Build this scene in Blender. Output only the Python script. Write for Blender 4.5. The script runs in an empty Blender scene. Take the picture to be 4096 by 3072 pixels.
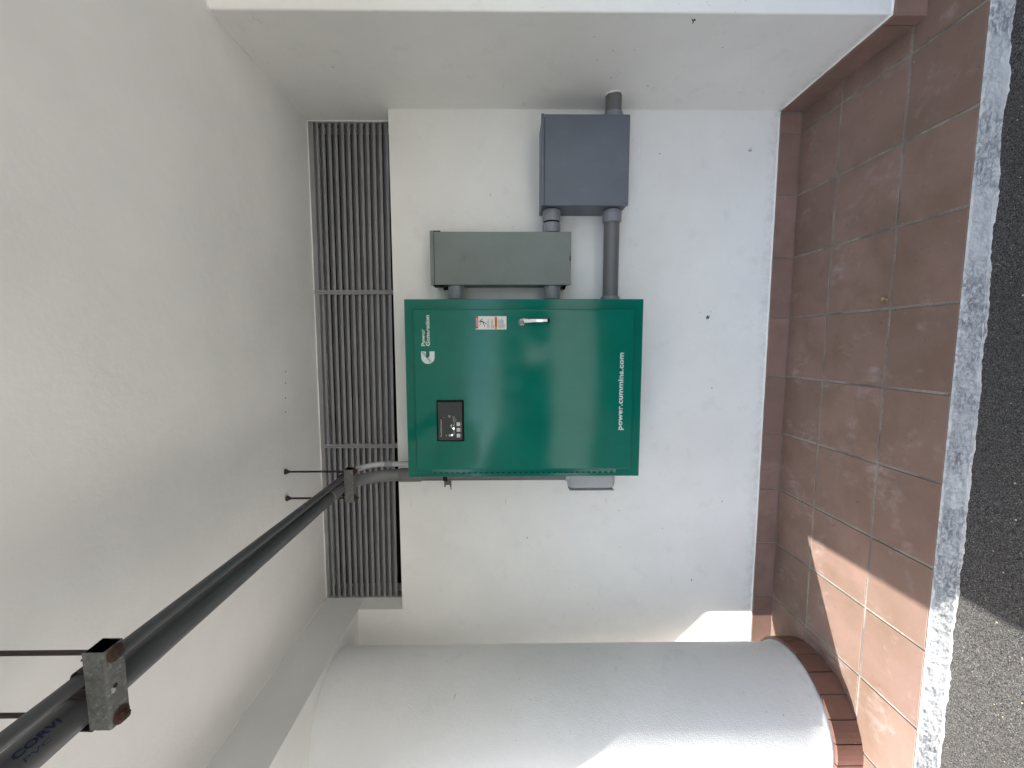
import bpy, bmesh, math, random
from math import sin, cos, pi, radians
from mathutils import Vector, Matrix, noise

random.seed(7)
scene = bpy.context.scene
COL = scene.collection

# ------------------------------------------------------------------ camera
cam_data = bpy.data.cameras.new("camera")
cam = bpy.data.objects.new("camera", cam_data)
COL.objects.link(cam)
F = Vector((-0.0944818, 0.9954597, -0.0115383))
D = Vector((-0.9955252, -0.0944558, 0.0027756))
up = -D
right = F.cross(up).normalized()
up = right.cross(F).normalized()
C = Vector((-1.05404, -2.12568, 1.46614))
m = Matrix((right, up, -F)).transposed().to_4x4()
m.translation = C
cam.matrix_world = m
cam_data.sensor_fit = 'HORIZONTAL'
cam_data.sensor_width = 36.0
cam_data.lens = 36.0 * 1631.9 / 4096.0
cam_data.clip_start = 0.02
cam_data.clip_end = 2000
scene.camera = cam

# ------------------------------------------------------------------ world, sun, exposure
SUN = Vector((0.901, 0.434, -1.287)).normalized()       # direction the light travels
toward = -SUN
elev = math.asin(toward.z)
azim = math.atan2(toward.x, toward.y)
world = bpy.data.worlds.new("World")
scene.world = world
world.use_nodes = True
wn = world.node_tree.nodes
wl = world.node_tree.links
wn.clear()
sky = wn.new('ShaderNodeTexSky')
sky.sky_type = 'NISHITA'
sky.sun_disc = False
sky.sun_elevation = elev
sky.sun_rotation = azim
sky.air_density = 1.0
sky.dust_density = 3.0
sky.ozone_density = 1.0
bg = wn.new('ShaderNodeBackground')
bg.inputs['Strength'].default_value = 0.142
wo = wn.new('ShaderNodeOutputWorld')
wl.new(sky.outputs[0], bg.inputs['Color'])
wl.new(bg.outputs[0], wo.inputs['Surface'])

sd = bpy.data.lights.new("sun", 'SUN')
sd.energy = 2.9
sd.angle = radians(0.5)
sd.color = (1.0, 0.965, 0.91)
so = bpy.data.objects.new("sun", sd)
COL.objects.link(so)
so.rotation_mode = 'QUATERNION'
so.rotation_quaternion = SUN.to_track_quat('-Z', 'Y')
so.location = (-6, -4, 9)

scene.view_settings.view_transform = 'Standard'
scene.view_settings.look = 'None'
scene.view_settings.gamma = 1.0
scene.view_settings.exposure = 2.04
scene.view_settings.use_curve_mapping = False
scene.render.engine = 'CYCLES'
scene.cycles.max_bounces = 12
scene.cycles.diffuse_bounces = 8
scene.cycles.glossy_bounces = 6
scene.cycles.use_denoising = True
scene.cycles.sample_clamp_indirect = 8.0

# ------------------------------------------------------------------ material helpers
def mat_base(name):
    mt = bpy.data.materials.new(name)
    mt.use_nodes = True
    nt = mt.node_tree
    for n in list(nt.nodes):
        nt.nodes.remove(n)
    out = nt.nodes.new('ShaderNodeOutputMaterial')
    b = nt.nodes.new('ShaderNodeBsdfPrincipled')
    nt.links.new(b.outputs[0], out.inputs['Surface'])
    tc = nt.nodes.new('ShaderNodeNewGeometry')
    return mt, nt, b, tc.outputs['Position']

def nz(nt, vec, scale, detail=4, rough=0.55, stretch=None, dist=0.0, w=0.0):
    n = nt.nodes.new('ShaderNodeTexNoise')
    n.inputs['Scale'].default_value = scale
    n.inputs['Detail'].default_value = detail
    n.inputs['Roughness'].default_value = rough
    n.inputs['Distortion'].default_value = dist
    if stretch or w:
        mp = nt.nodes.new('ShaderNodeMapping')
        mp.inputs['Scale'].default_value = stretch or (1, 1, 1)
        mp.inputs['Location'].default_value = (w, w * 1.7, w * .6)
        nt.links.new(vec, mp.inputs['Vector'])
        vec = mp.outputs[0]
    nt.links.new(vec, n.inputs['Vector'])
    return n.outputs['Fac']

def ramp(nt, fac, lo, hi, a=0.0, b=1.0):
    r = nt.nodes.new('ShaderNodeMapRange')
    r.inputs['From Min'].default_value = lo
    r.inputs['From Max'].default_value = hi
    r.inputs['To Min'].default_value = a
    r.inputs['To Max'].default_value = b
    nt.links.new(fac, r.inputs['Value'])
    return r.outputs[0]

def mul(nt, a, b, op='MULTIPLY'):
    n = nt.nodes.new('ShaderNodeMath')
    n.operation = op
    for i, v in enumerate((a, b)):
        if isinstance(v, (int, float)):
            n.inputs[i].default_value = v
        else:
            nt.links.new(v, n.inputs[i])
    return n.outputs[0]

def mix(nt, fac, a, b):
    n = nt.nodes.new('ShaderNodeMix')
    n.data_type = 'RGBA'
    if isinstance(fac, (int, float)):
        n.inputs['Factor'].default_value = fac
    else:
        nt.links.new(fac, n.inputs['Factor'])
    for key, v in (('A', a), ('B', b)):
        sock = [s for s in n.inputs if s.name == key and s.type == 'RGBA'][0]
        if isinstance(v, tuple):
            sock.default_value = (*v, 1.0) if len(v) == 3 else v
        else:
            nt.links.new(v, sock)
    return [s for s in n.outputs if s.type == 'RGBA'][0]

def bump(nt, b, hs):
    """hs: list of (height socket, distance in metres)"""
    prev = None
    for h, d in hs:
        n = nt.nodes.new('ShaderNodeBump')
        n.inputs['Strength'].default_value = 1.0
        n.inputs['Distance'].default_value = d
        nt.links.new(h, n.inputs['Height'])
        if prev:
            nt.links.new(prev, n.inputs['Normal'])
        prev = n.outputs[0]
    nt.links.new(prev, b.inputs['Normal'])

def plaster(name, col, dirty=0.5, rough=0.62, grain=0.0006, specks=True, low_dirt=False):
    mt, nt, b, P = mat_base(name)
    big = nz(nt, P, 1.7, 5, .6)
    mid = nz(nt, P, 9, 5, .6)
    dk = tuple(c * .90 for c in col)
    c = mix(nt, ramp(nt, big, .35, .7), col, dk)
    c = mix(nt, mul(nt, ramp(nt, mid, .58, .75), .35 * dirty), c, tuple(k * .72 for k in col))
    if specks:
        # dirt freckles and small scuffs
        sp = nz(nt, P, 55, 2, .5, w=3.0)
        gate = ramp(nt, nz(nt, P, 2.6, 3, .6, w=9.0), .50, .60)
        c = mix(nt, mul(nt, mul(nt, ramp(nt, sp, .735, .76), gate), .75), c, (.16, .16, .15))
        sc = nz(nt, P, 14, 4, .6, stretch=(1.0, 1.0, 2.6), w=5.0)
        gate2 = ramp(nt, nz(nt, P, 3.3, 2, .5, w=13.0), .55, .62)
        c = mix(nt, mul(nt, mul(nt, ramp(nt, sc, .66, .74), gate2), .35 * dirty), c, (.33, .33, .32))
    if low_dirt:
        sx = nt.nodes.new('ShaderNodeSeparateXYZ')
        nt.links.new(P, sx.inputs[0])
        near = ramp(nt, sx.outputs['Z'], .10, .165, 1.0, 0.0)
        d = mul(nt, near, ramp(nt, nz(nt, P, 30, 4, .65), .38, .62))
        c = mix(nt, mul(nt, d, .45), c, (.42, .42, .36))
    nt.links.new(c, b.inputs['Base Color'])
    b.inputs['Roughness'].default_value = rough
    b.inputs['Specular IOR Level'].default_value = .35
    pit = nz(nt, P, 40, 2, .5, w=21.0)
    bump(nt, b, [(nz(nt, P, 2.3, 2, .5), .010), (nz(nt, P, 28, 3, .6), .0011),
                 (nz(nt, P, 230, 3, .6), grain), (ramp(nt, pit, .72, .78), .0010 if specks else .0002)])
    return mt

def metal_paint(name, col, rough=.4, peel=.0001, wear=.4, coat=0.0, warp=0.0, metallic=0.0, spec=.5):
    mt, nt, b, P = mat_base(name)
    n1 = nz(nt, P, 6, 5, .6)
    n2 = nz(nt, P, 45, 4, .6, stretch=(1, 1, .25))
    c = mix(nt, ramp(nt, n1, .35, .7), col, tuple(k * .86 for k in col))
    c = mix(nt, mul(nt, ramp(nt, n2, .60, .75), .25 * wear), c, tuple(min(1, k * 1.5 + .03) for k in col))
    nt.links.new(c, b.inputs['Base Color'])
    nt.links.new(ramp(nt, nz(nt, P, 12, 4, .6, w=4.0), .3, .7, rough * .85, rough * 1.25), b.inputs['Roughness'])
    b.inputs['Metallic'].default_value = metallic
    b.inputs['Specular IOR Level'].default_value = spec
    b.inputs['Coat Weight'].default_value = coat
    b.inputs['Coat Roughness'].default_value = .12
    hs = [(nz(nt, P, 420, 2, .5), peel)]
    if warp:
        hs.insert(0, (nz(nt, P, 3.2, 2, .5), warp))
        hs.insert(1, (nz(nt, P, 38, 2, .5), warp * .02))
    bump(nt, b, hs)
    return mt

def plain(name, col, rough=.5, metallic=0.0, emit=None, strength=0.0, vary=.12):
    mt, nt, b, P = mat_base(name)
    c = mix(nt, ramp(nt, nz(nt, P, 60, 3, .6), .3, .7), col, tuple(k * (1 - vary) for k in col))
    nt.links.new(c, b.inputs['Base Color'])
    b.inputs['Roughness'].default_value = rough
    b.inputs['Metallic'].default_value = metallic
    if emit:
        b.inputs['Emission Color'].default_value = (*emit, 1)
        b.inputs['Emission Strength'].default_value = strength
    return mt

def tile_mat(name, col, rough=.55, scuff=1.0, flecks=0.0):
    mt, nt, b, P = mat_base(name)
    oi = nt.nodes.new('ShaderNodeObjectInfo')
    rnd = oi.outputs['Random']
    c = mix(nt, rnd, tuple(k * 1.12 for k in col), tuple(k * .85 for k in col))
    big = nz(nt, P, 4.5, 6, .65, dist=.4)
    c = mix(nt, mul(nt, ramp(nt, big, .42, .68), .8), c, (col[0] * .72, col[1] * .72, col[2] * .62))
    pale = nz(nt, P, 5.5, 6, .62, w=6.0)
    streak = nz(nt, P, 22, 5, .65, stretch=(1, .45, 1), w=11.0, dist=.8)
    s = mul(nt, ramp(nt, pale, .54, .72), ramp(nt, streak, .42, .68))
    c = mix(nt, mul(nt, s, .75 * scuff), c, (.44, .40, .39))
    sp = nz(nt, P, 95, 2, .5, w=2.0)
    c = mix(nt, mul(nt, ramp(nt, sp, .75, .79), .35 + flecks), c, (.60, .52, .47))
    dk = nz(nt, P, 70, 2, .5, w=17.0)
    c = mix(nt, mul(nt, ramp(nt, dk, .735, .76), .8), c, (.030, .022, .018))
    fine = nz(nt, P, 600, 3, .7)
    c = mix(nt, mul(nt, ramp(nt, fine, .35, .7), .28), c, tuple(k * .62 for k in col))
    nt.links.new(c, b.inputs['Base Color'])
    nt.links.new(ramp(nt, nz(nt, P, 9, 4, .6), .3, .7, rough * .8, rough * 1.2), b.inputs['Roughness'])
    b.inputs['Specular IOR Level'].default_value = .4
    bump(nt, b, [(nz(nt, P, 14, 3, .6), .0012), (nz(nt, P, 320, 3, .65), .00022)])
    return mt

# walls and ceiling paint
M = {}
M['wall'] = plaster('wall_paint', (.83, .825, .79), .9, low_dirt=True)
M['ceil'] = plaster('ceiling_paint', (.86, .86, .84), .2, specks=False, grain=.0002)
M['beam'] = plaster('beam_paint', (.71, .72, .70), .4, specks=False, grain=.0004)
M['bead'] = plaster('paint_bead', (.84, .83, .79), .3, specks=False)
M['column'] = plaster('column_paint', (.70, .705, .695), .8, grain=.0017, low_dirt=True)
M['tile'] = tile_mat('floor_tile', (.215, .140, .112))
M['basetile'] = tile_mat('skirting_tile', (.245, .152, .124), .5, scuff=.35)
M['coltile'] = tile_mat('column_tile', (.182, .088, .066), .5, scuff=.30, flecks=.35)

def grout_mat():
    mt, nt, b, P = mat_base('grout')
    c = mix(nt, ramp(nt, nz(nt, P, 5, 5, .65), .38, .62), (.30, .29, .25), (.135, .125, .115))
    c = mix(nt, mul(nt, ramp(nt, nz(nt, P, 120, 3, .6), .5, .7), .5), c, (.10, .09, .08))
    nt.links.new(c, b.inputs['Base Color'])
    b.inputs['Roughness'].default_value = .9
    bump(nt, b, [(nz(nt, P, 160, 3, .6), .001)])
    return mt
M['grout'] = grout_mat()

def asphalt_mat():
    mt, nt, b, P = mat_base('asphalt')
    v = nt.nodes.new('ShaderNodeTexVoronoi')
    v.inputs['Scale'].default_value = 380
    mp = nt.nodes.new('ShaderNodeMapping')
    mp.inputs['Scale'].default_value = (1, 1, 1)
    nt.links.new(P, mp.inputs['Vector'])
    nt.links.new(mp.outputs[0], v.inputs['Vector'])
    cell = nt.nodes.new('ShaderNodeSeparateColor')
    nt.links.new(v.outputs['Color'], cell.inputs[0])
    c = mix(nt, cell.outputs['Red'], (.020, .020, .021), (.125, .122, .116))
    c = mix(nt, ramp(nt, cell.outputs['Green'], .93, .99), c, (.24, .23, .205))
    c = mix(nt, mul(nt, ramp(nt, nz(nt, P, 6, 4, .6), .5, .7), .4), c, (.07, .066, .06))
    nt.links.new(c, b.inputs['Base Color'])
    b.inputs['Roughness'].default_value = .9
    b.inputs['Specular IOR Level'].default_value = .2
    inv = ramp(nt, v.outputs['Distance'], 0, .7, 1, 0)
    bump(nt, b, [(nz(nt, P, 60, 4, .7), .003), (inv, .0022)])
    return mt
M['asphalt'] = asphalt_mat()

def kerb_mat():
    mt, nt, b, P = mat_base('kerb_paint')
    patch = nz(nt, P, 3.6, 4, .6, stretch=(1, .3, .6), w=2.0)
    tex = nz(nt, P, 60, 5, .72, stretch=(.6, 1, 1.2), dist=1.0)
    worn = mul(nt, ramp(nt, patch, .40, .56, .05, 1), ramp(nt, tex, .42, .60))
    c = mix(nt, ramp(nt, nz(nt, P, 25, 4, .6, w=8.), .35, .7), (.57, .57, .55), (.46, .46, .45))
    c = mix(nt, mul(nt, worn, .9), c, (.16, .165, .175))
    pit = nz(nt, P, 150, 3, .6, w=4.)
    c = mix(nt, mul(nt, ramp(nt, pit, .66, .71), .9), c, (.05, .05, .05))
    nt.links.new(c, b.inputs['Base Color'])
    b.inputs['Roughness'].default_value = .7
    bump(nt, b, [(nz(nt, P, 70, 5, .7), .0028), (nz(nt, P, 260, 3, .6), .0010)])
    return mt
M['kerb'] = kerb_mat()
def concrete_mat():
    mt, nt, b, P = mat_base('bounce_concrete')
    c = mix(nt, ramp(nt, nz(nt, P, .8, 6, .65), .35, .65), (.44, .425, .39), (.38, .367, .34))
    c = mix(nt, mul(nt, ramp(nt, nz(nt, P, 30, 5, .7), .45, .7), .3), c, (.30, .28, .25))
    nt.links.new(c, b.inputs['Base Color'])
    b.inputs['Roughness'].default_value = .85
    bump(nt, b, [(nz(nt, P, 90, 4, .6), .001)])
    return mt
M['concrete'] = concrete_mat()  # unseen ground kept pale to bounce sun up to the ceiling
M['yard'] = plain('bounce_yard', (.45, .432, .398), .9, vary=.3)  # unseen surface kept pale to throw light into the bay
M['louvre'] = metal_paint('louvre_paint', (.25, .252, .258), .55, wear=.8)
M['dark'] = plain('shade_black', (.006, .006, .006), .9)  # black standing in for shade in the louvre recess and holes
M['green'] = metal_paint('green_enamel', (.0, .140, .100), .12, peel=.00003, wear=.06, coat=0.0, warp=.0016, spec=.38)
M['greendark'] = plain('hinge_slot', (.0, .040, .028), .9)
M['white'] = plain('white_print', (.62, .70, .68), .5)
M['greenprint'] = plain('green_print', (.004, .11, .08), .5)
M['bluegrey'] = metal_paint('blue_grey_enamel', (.118, .135, .165), .42, wear=.5, warp=.0012)
M['greygreen'] = metal_paint('grey_green_enamel', (.175, .205, .190), .45, wear=.5, warp=.0010)
M['emboss'] = plain('emblem_grey', (.11, .13, .12), .5)
M['black'] = plain('black_plastic', (.004, .004, .004), .6)
M['panel'] = plain('panel_grey', (.060, .064, .064), .6)
for k_ in ('black', 'panel', 'greendark'):
    [n for n in M[k_].node_tree.nodes if n.type == 'BSDF_PRINCIPLED'][0].inputs['Specular IOR Level'].default_value = .12
M['button'] = plain('button_white', (.62, .61, .56), .5)
M['led'] = plain('green_led', (.1, .6, .3), .4, emit=(.45, 1.0, .62), strength=1.6)
M['chrome'] = metal_paint('chrome', (.62, .62, .63), .16, wear=.8, metallic=1.0, peel=.0002)
M['lock'] = plain('lock_face', (.22, .22, .22), .35, metallic=.8)
M['label'] = plain('label_white', (.72, .72, .68), .5)
M['red'] = plain('label_red', (.52, .03, .05), .5)
M['orange'] = plain('label_orange', (.75, .22, .03), .5)
M['ink'] = plain('ink_black', (.02, .02, .02), .6)
M['blueink'] = plain('ink_blue', (.006, .012, .050), .5)
M['pvc'] = metal_paint('grey_pvc', (.135, .137, .138), .38, wear=.5, peel=.00003)
M['pvc_backlit'] = metal_paint('backlit_pvc', (.070, .074, .080), .38, wear=.6, peel=.00003)  # same conduit, its backlit darkness under the ceiling put into the colour
M['pvc_light'] = metal_paint('pale_pvc', (.40, .41, .42), .42, wear=.5, peel=.00003)
M['fitting'] = metal_paint('fitting_pvc', (.225, .240, .262), .40, wear=.5, peel=.00003)

def galv():
    mt, nt, b, P = mat_base('galvanised_steel')
    v = nt.nodes.new('ShaderNodeTexVoronoi')
    v.inputs['Scale'].default_value = 130
    nt.links.new(P, v.inputs['Vector'])
    sc = nt.nodes.new('ShaderNodeSeparateColor')
    nt.links.new(v.outputs['Color'], sc.inputs[0])
    c = mix(nt, sc.outputs['Red'], (.095, .10, .092), (.14, .145, .135))
    c = mix(nt, mul(nt, ramp(nt, nz(nt, P, 90, 5, .7), .55, .72), .55), c, (.42, .43, .41))
    c = mix(nt, mul(nt, ramp(nt, nz(nt, P, 28, 4, .7, w=3.), .58, .70), .5), c, (.10, .06, .035))
    nt.links.new(c, b.inputs['Base Color'])
    b.inputs['Metallic'].default_value = .25
    b.inputs['Roughness'].default_value = .6
    bump(nt, b, [(nz(nt, P, 150, 4, .6), .0003)])
    return mt
M['galv'] = galv()

def rust():
    mt, nt, b, P = mat_base('rusty_steel')
    c = mix(nt, ramp(nt, nz(nt, P, 140, 5, .7), .35, .65), (.026, .013, .010), (.068, .030, .018))
    nt.links.new(c, b.inputs['Base Color'])
    b.inputs['Roughness'].default_value = .85
    bump(nt, b, [(nz(nt, P, 260, 4, .7), .0012)])
    return mt
M['rust'] = rust()
M['scrape'] = plain('scraped_zinc', (.46, .47, .46), .6, vary=.6)
M['rod'] = plain('dark_rod', (.030, .018, .016), .7, vary=.5)
M['screening'] = plaster('screening_paint', (.26, .25, .23), .5, specks=False)
M['leaf'] = plain('dry_leaf', (.66, .54, .36), .7, vary=.5)
M['scuff'] = plain('dark_scuff', (.035, .035, .032), .8)
M['facade'] = plaster('facade_paint', (.42, .40, .36), .3, specks=False)
M['window'] = plain('window_glass', (.03, .04, .05), .1)
M['hedge'] = plain('hedge_leaves', (.05, .09, .03), .8, vary=.5)

# ------------------------------------------------------------------ object helpers
def empty(name, loc, label=None, cat=None, group=None, kind=None):
    o = bpy.data.objects.new(name, None)
    o.empty_display_size = .1
    COL.objects.link(o)
    o.location = loc
    tag(o, label, cat, group, kind)
    return o

def tag(o, label=None, cat=None, group=None, kind=None):
    if label: o['label'] = label
    if cat: o['category'] = cat
    if group: o['group'] = group
    if kind: o['kind'] = kind
    return o

def root_loc(p):
    v = Vector((0, 0, 0))
    while p is not None:
        v += p.location
        p = p.parent
    return v

def link(name, mesh, parent=None):
    o = bpy.data.objects.new(name, mesh)
    COL.objects.link(o)
    if parent is not None:
        o.parent = parent
        # vertices are in world metres; the origin moves to the middle of the piece
    return o

def fin(name, bm, mat, parent=None, smooth=None, recalc=True):
    """turn a bmesh in world coordinates into an object whose origin is its own centre"""
    if recalc:
        bmesh.ops.recalc_face_normals(bm, faces=bm.faces)
    lo = Vector((1e9,) * 3); hi = Vector((-1e9,) * 3)
    for v in bm.verts:
        for i in range(3):
            lo[i] = min(lo[i], v.co[i]); hi[i] = max(hi[i], v.co[i])
    ctr = (lo + hi) / 2
    for v in bm.verts:
        v.co -= ctr
    me = bpy.data.meshes.new(name)
    bm.to_mesh(me)
    bm.free()
    mats = mat if isinstance(mat, (list, tuple)) else [mat]
    for k in mats:
        me.materials.append(k)
    if smooth is not None:
        for p in me.polygons:
            p.use_smooth = True
        if smooth < 3:
            me.set_sharp_from_angle(angle=smooth)
    o = link(name, me, parent)
    o.location = ctr - (root_loc(parent) if parent is not None else Vector((0, 0, 0)))
    return o

def box(bm, x0, x1, y0, y1, z0, z1, bev=0.0, seg=1):
    t = bmesh.new()
    vs = [t.verts.new((x, y, z)) for x in (x0, x1) for y in (y0, y1) for z in (z0, z1)]
    for f in ((0, 1, 3, 2), (4, 6, 7, 5), (0, 4, 5, 1), (2, 3, 7, 6), (0, 2, 6, 4), (1, 5, 7, 3)):
        t.faces.new([vs[i] for i in f])
    if bev:
        bmesh.ops.bevel(t, geom=list(t.edges), offset=bev, segments=seg, affect='EDGES', profile=.5)
    merge(bm, t)

def merge(bm, t):
    me = bpy.data.meshes.new("tmp")
    t.to_mesh(me); t.free()
    bm.from_mesh(me)
    bpy.data.meshes.remove(me)

def frame_of(d):
    d = d.normalized()
    a = Vector((0, 0, 1)) if abs(d.z) < .9 else Vector((1, 0, 0))
    u = d.cross(a).normalized()
    return u, d.cross(u).normalized()

def sweep(bm, pts, radii, n=24, caps=True):
    """tube through pts; frame carried along by projection"""
    pts = [Vector(p) for p in pts]
    if isinstance(radii, (int, float)):
        radii = [radii] * len(pts)
    rings = []
    u = None
    for i, p in enumerate(pts):
        d = (pts[min(i + 1, len(pts) - 1)] - pts[max(i - 1, 0)]).normalized()
        if u is None:
            u, w = frame_of(d)
        else:
            u = (u - d * u.dot(d)).normalized()
            w = d.cross(u).normalized()
        rings.append([bm.verts.new(p + radii[i] * (cos(2 * pi * k / n) * u + sin(2 * pi * k / n) * w)) for k in range(n)])
    for a, b in zip(rings, rings[1:]):
        for k in range(n):
            bm.faces.new((a[k], a[(k + 1) % n], b[(k + 1) % n], b[k]))
    if caps:
        bm.faces.new(rings[0][::-1]); bm.faces.new(rings[-1])
    return rings

def lathe_axis(bm, A, d, prof, n=24):
    """profile [(t, r)] revolved about the axis A + t d"""
    A = Vector(A); d = Vector(d).normalized()
    u, w = frame_of(d)
    rings = []
    for t, r in prof:
        rings.append([bm.verts.new(A + d * t + max(r, 1e-5) * (cos(2 * pi * k / n) * u + sin(2 * pi * k / n) * w)) for k in range(n)])
    for a, b in zip(rings, rings[1:]):
        for k in range(n):
            bm.faces.new((a[k], a[(k + 1) % n], b[(k + 1) % n], b[k]))
    bm.faces.new(rings[0][::-1]); bm.faces.new(rings[-1])

def prism(bm, pts, y0, y1):
    """polygon in the XZ plane extruded along Y"""
    a = [bm.verts.new((x, y0, z)) for x, z in pts]
    b = [bm.verts.new((x, y1, z)) for x, z in pts]
    bm.faces.new(a); bm.faces.new(b[::-1])
    for i in range(len(pts)):
        j = (i + 1) % len(pts)
        bm.faces.new((a[i], b[i], b[j], a[j]))

def text_bm(s, bold=0.0, space=1.0):
    cu = bpy.data.curves.new("txt", 'FONT')
    cu.body = s
    cu.size = 1.0
    cu.offset = bold
    cu.space_character = space
    cu.resolution_u = 3
    ob = bpy.data.objects.new("txt", cu)
    COL.objects.link(ob)
    dg = bpy.context.evaluated_depsgraph_get()
    me = bpy.data.meshes.new_from_object(ob.evaluated_get(dg))
    bm = bmesh.new(); bm.from_mesh(me)
    bpy.data.objects.remove(ob); bpy.data.curves.remove(cu); bpy.data.meshes.remove(me)
    xs = [v.co.x for v in bm.verts]; ys = [v.co.y for v in bm.verts]
    return bm, min(xs), max(xs), min(ys), max(ys)

def text_flat(name, s, x0, x1, z0, z1, y, mat, parent, bold=.02, th=.0004, space=1.0):
    bm, a, b, c, d = text_bm(s, bold, space)
    for v in bm.verts:
        v.co = Vector((x0 + (v.co.x - a) / (b - a) * (x1 - x0), y, z0 + (v.co.y - c) / (d - c) * (z1 - z0)))
    r = bmesh.ops.extrude_face_region(bm, geom=list(bm.faces))
    for v in [g for g in r['geom'] if isinstance(g, bmesh.types.BMVert)]:
        v.co.y -= th
    return fin(name, bm, mat, parent)

def fz(x, y):                       # the paving falls gently away from the wall
    return .0164 * y + .0009 * (x + 1.06)

def bead(pts, r, parent, name='paint_bead', seed=0):
    """a slightly uneven bead of paint or filler along a joint"""
    P = []
    for a, b in zip(pts, pts[1:]):
        a = Vector(a); b = Vector(b); L = (b - a).length; n = max(2, int(L / .03))
        for k in range(n):
            P.append(a.lerp(b, k / n))
    P.append(Vector(pts[-1]))
    R = [r * (1 + .55 * noise.noise(p * 9 + Vector((seed, 0, 0)))) for p in P]
    bm = bmesh.new()
    sweep(bm, P, R, 6)
    return fin(name, bm, M['bead'], parent, smooth=4)

def patch(bm, o, u, v, nu, nv, disp=None):
    """grid of nu x nv quads from origin o along vectors u, v"""
    o = Vector(o); u = Vector(u); v = Vector(v)
    g = [[None] * (nv + 1) for _ in range(nu + 1)]
    for i in range(nu + 1):
        for j in range(nv + 1):
            p = o + u * (i / nu) + v * (j / nv)
            g[i][j] = bm.verts.new(disp(p) if disp else p)
    for i in range(nu):
        for j in range(nv):
            bm.faces.new((g[i][j], g[i + 1][j], g[i + 1][j + 1], g[i][j + 1]))
    return g

# ================================================================== SETTING
PX = .107          # pilaster side
PF = -.585         # pilaster front
JX = -2.507        # beam side / end of the louvre opening
CZ = 2.507         # ceiling
SZ = 2.294         # beam soffit
SILL = 2.050
WY = .010          # wall face
LY = .122          # louvre face
COLX, COLY, COLR = -2.796, -.316, .2634

# ---- road
def az(x):
    return -.098 + .020 * min(1, max(0, (x + 1.2) / .9))
def adisp(p):
    q = Vector((p.x, p.y, az(p.x)))
    q.z += .0035 * noise.noise(p * 14) + .0022 * noise.noise(p * 55) + .0016 * noise.noise(p * 130)
    return q
bm = bmesh.new()
patch(bm, (-3.6, -1.30, 0), (4.9, 0, 0), (0, .52, 0), 700, 74, adisp)
road_near = fin('asphalt_road', bm, M['asphalt'], smooth=4)
for p in road_near.data.polygons:
    pass
tag(road_near, 'dark coarse asphalt running along the white painted kerb', None, None, 'structure')
bm = bmesh.new()
box(bm, -3.5955, 160, -3.1, -1.295, -.40, -.103)
box(bm, 1.295, 160, -1.2949, 40, -.40, -.103)
o = fin('road', bm, M['asphalt']); tag(o, 'dark asphalt lane passing in front of the bay', None, None, 'structure')
bm = bmesh.new()
box(bm, -160, -3.596, -160, 40, -.40, -.104)
o = fin('ground', bm, M['concrete']); tag(o, 'unseen pale concrete yard added around the bay to bounce sunlight', None, None, 'structure')
bm = bmesh.new()
box(bm, -3.5955, 160, -160, -3.1005, -.40, -.104)
o = fin('yard', bm, M['yard']); tag(o, 'unseen pale yard surface added beyond the lane to bounce light', None, None, 'structure')

# ---- pavement slab (grout bed) and its tiles
TS = .305
R1, R2, R3 = -.2455, -.5505, -.790
bm = bmesh.new()
vs = []
for z in (-.30, None):
    for x, y in ((-5.2, .05), (4.0, .05), (4.0, R3 - .001), (-5.2, R3 - .001)):
        vs.append(bm.verts.new((x, y, z if z is not None else fz(x, y) - .0032)))
bm.faces.new(vs[0:4]); bm.faces.new(vs[4:8][::-1])
for i in range(4):
    bm.faces.new((vs[i], vs[(i + 1) % 4], vs[4 + (i + 1) % 4], vs[4 + i]))
pavement = fin('pavement', bm, M['grout'])
tag(pavement, 'tiled strip of pavement between wall and kerb', None, None, 'structure')

def floor_tile(x0, x1, y0, y1):
    g = .0046
    x0 += g; x1 -= g; y0 += g; y1 -= g
    t = bmesh.new()
    box(t, x0, x1, y0, y1, -.012, 0, .0022, 2)
    dz = random.uniform(-.0006, .0006)
    tx = random.uniform(-.002, .002); ty = random.uniform(-.002, .002)
    cx, cy = (x0 + x1) / 2, (y0 + y1) / 2
    for v in t.verts:
        v.co.z += fz(v.co.x, v.co.y) + dz + tx * (v.co.x - cx) + ty * (v.co.y - cy)
    fin('tile', t, M['tile'], pavement)

for c in range(-6, 13):
    xl, xr = -(c + 1) * TS, -c * TS
    if xr > 1.6 or xl < -3.7:
        continue
    rows = [(0, R1), (R1, R2), (R2, R3)]
    for k, (ya, yb) in enumerate(rows):
        x0, x1 = xl, xr
        if c == -1 and k < 2:
            x1 = PX - .012            # cut against the pilaster
        elif c < -1 and k < 2 and xl < .62:
            continue
        floor_tile(x0, x1, yb if k < 2 else yb - .0046 + .001, ya if k else ya - .001)

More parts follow.
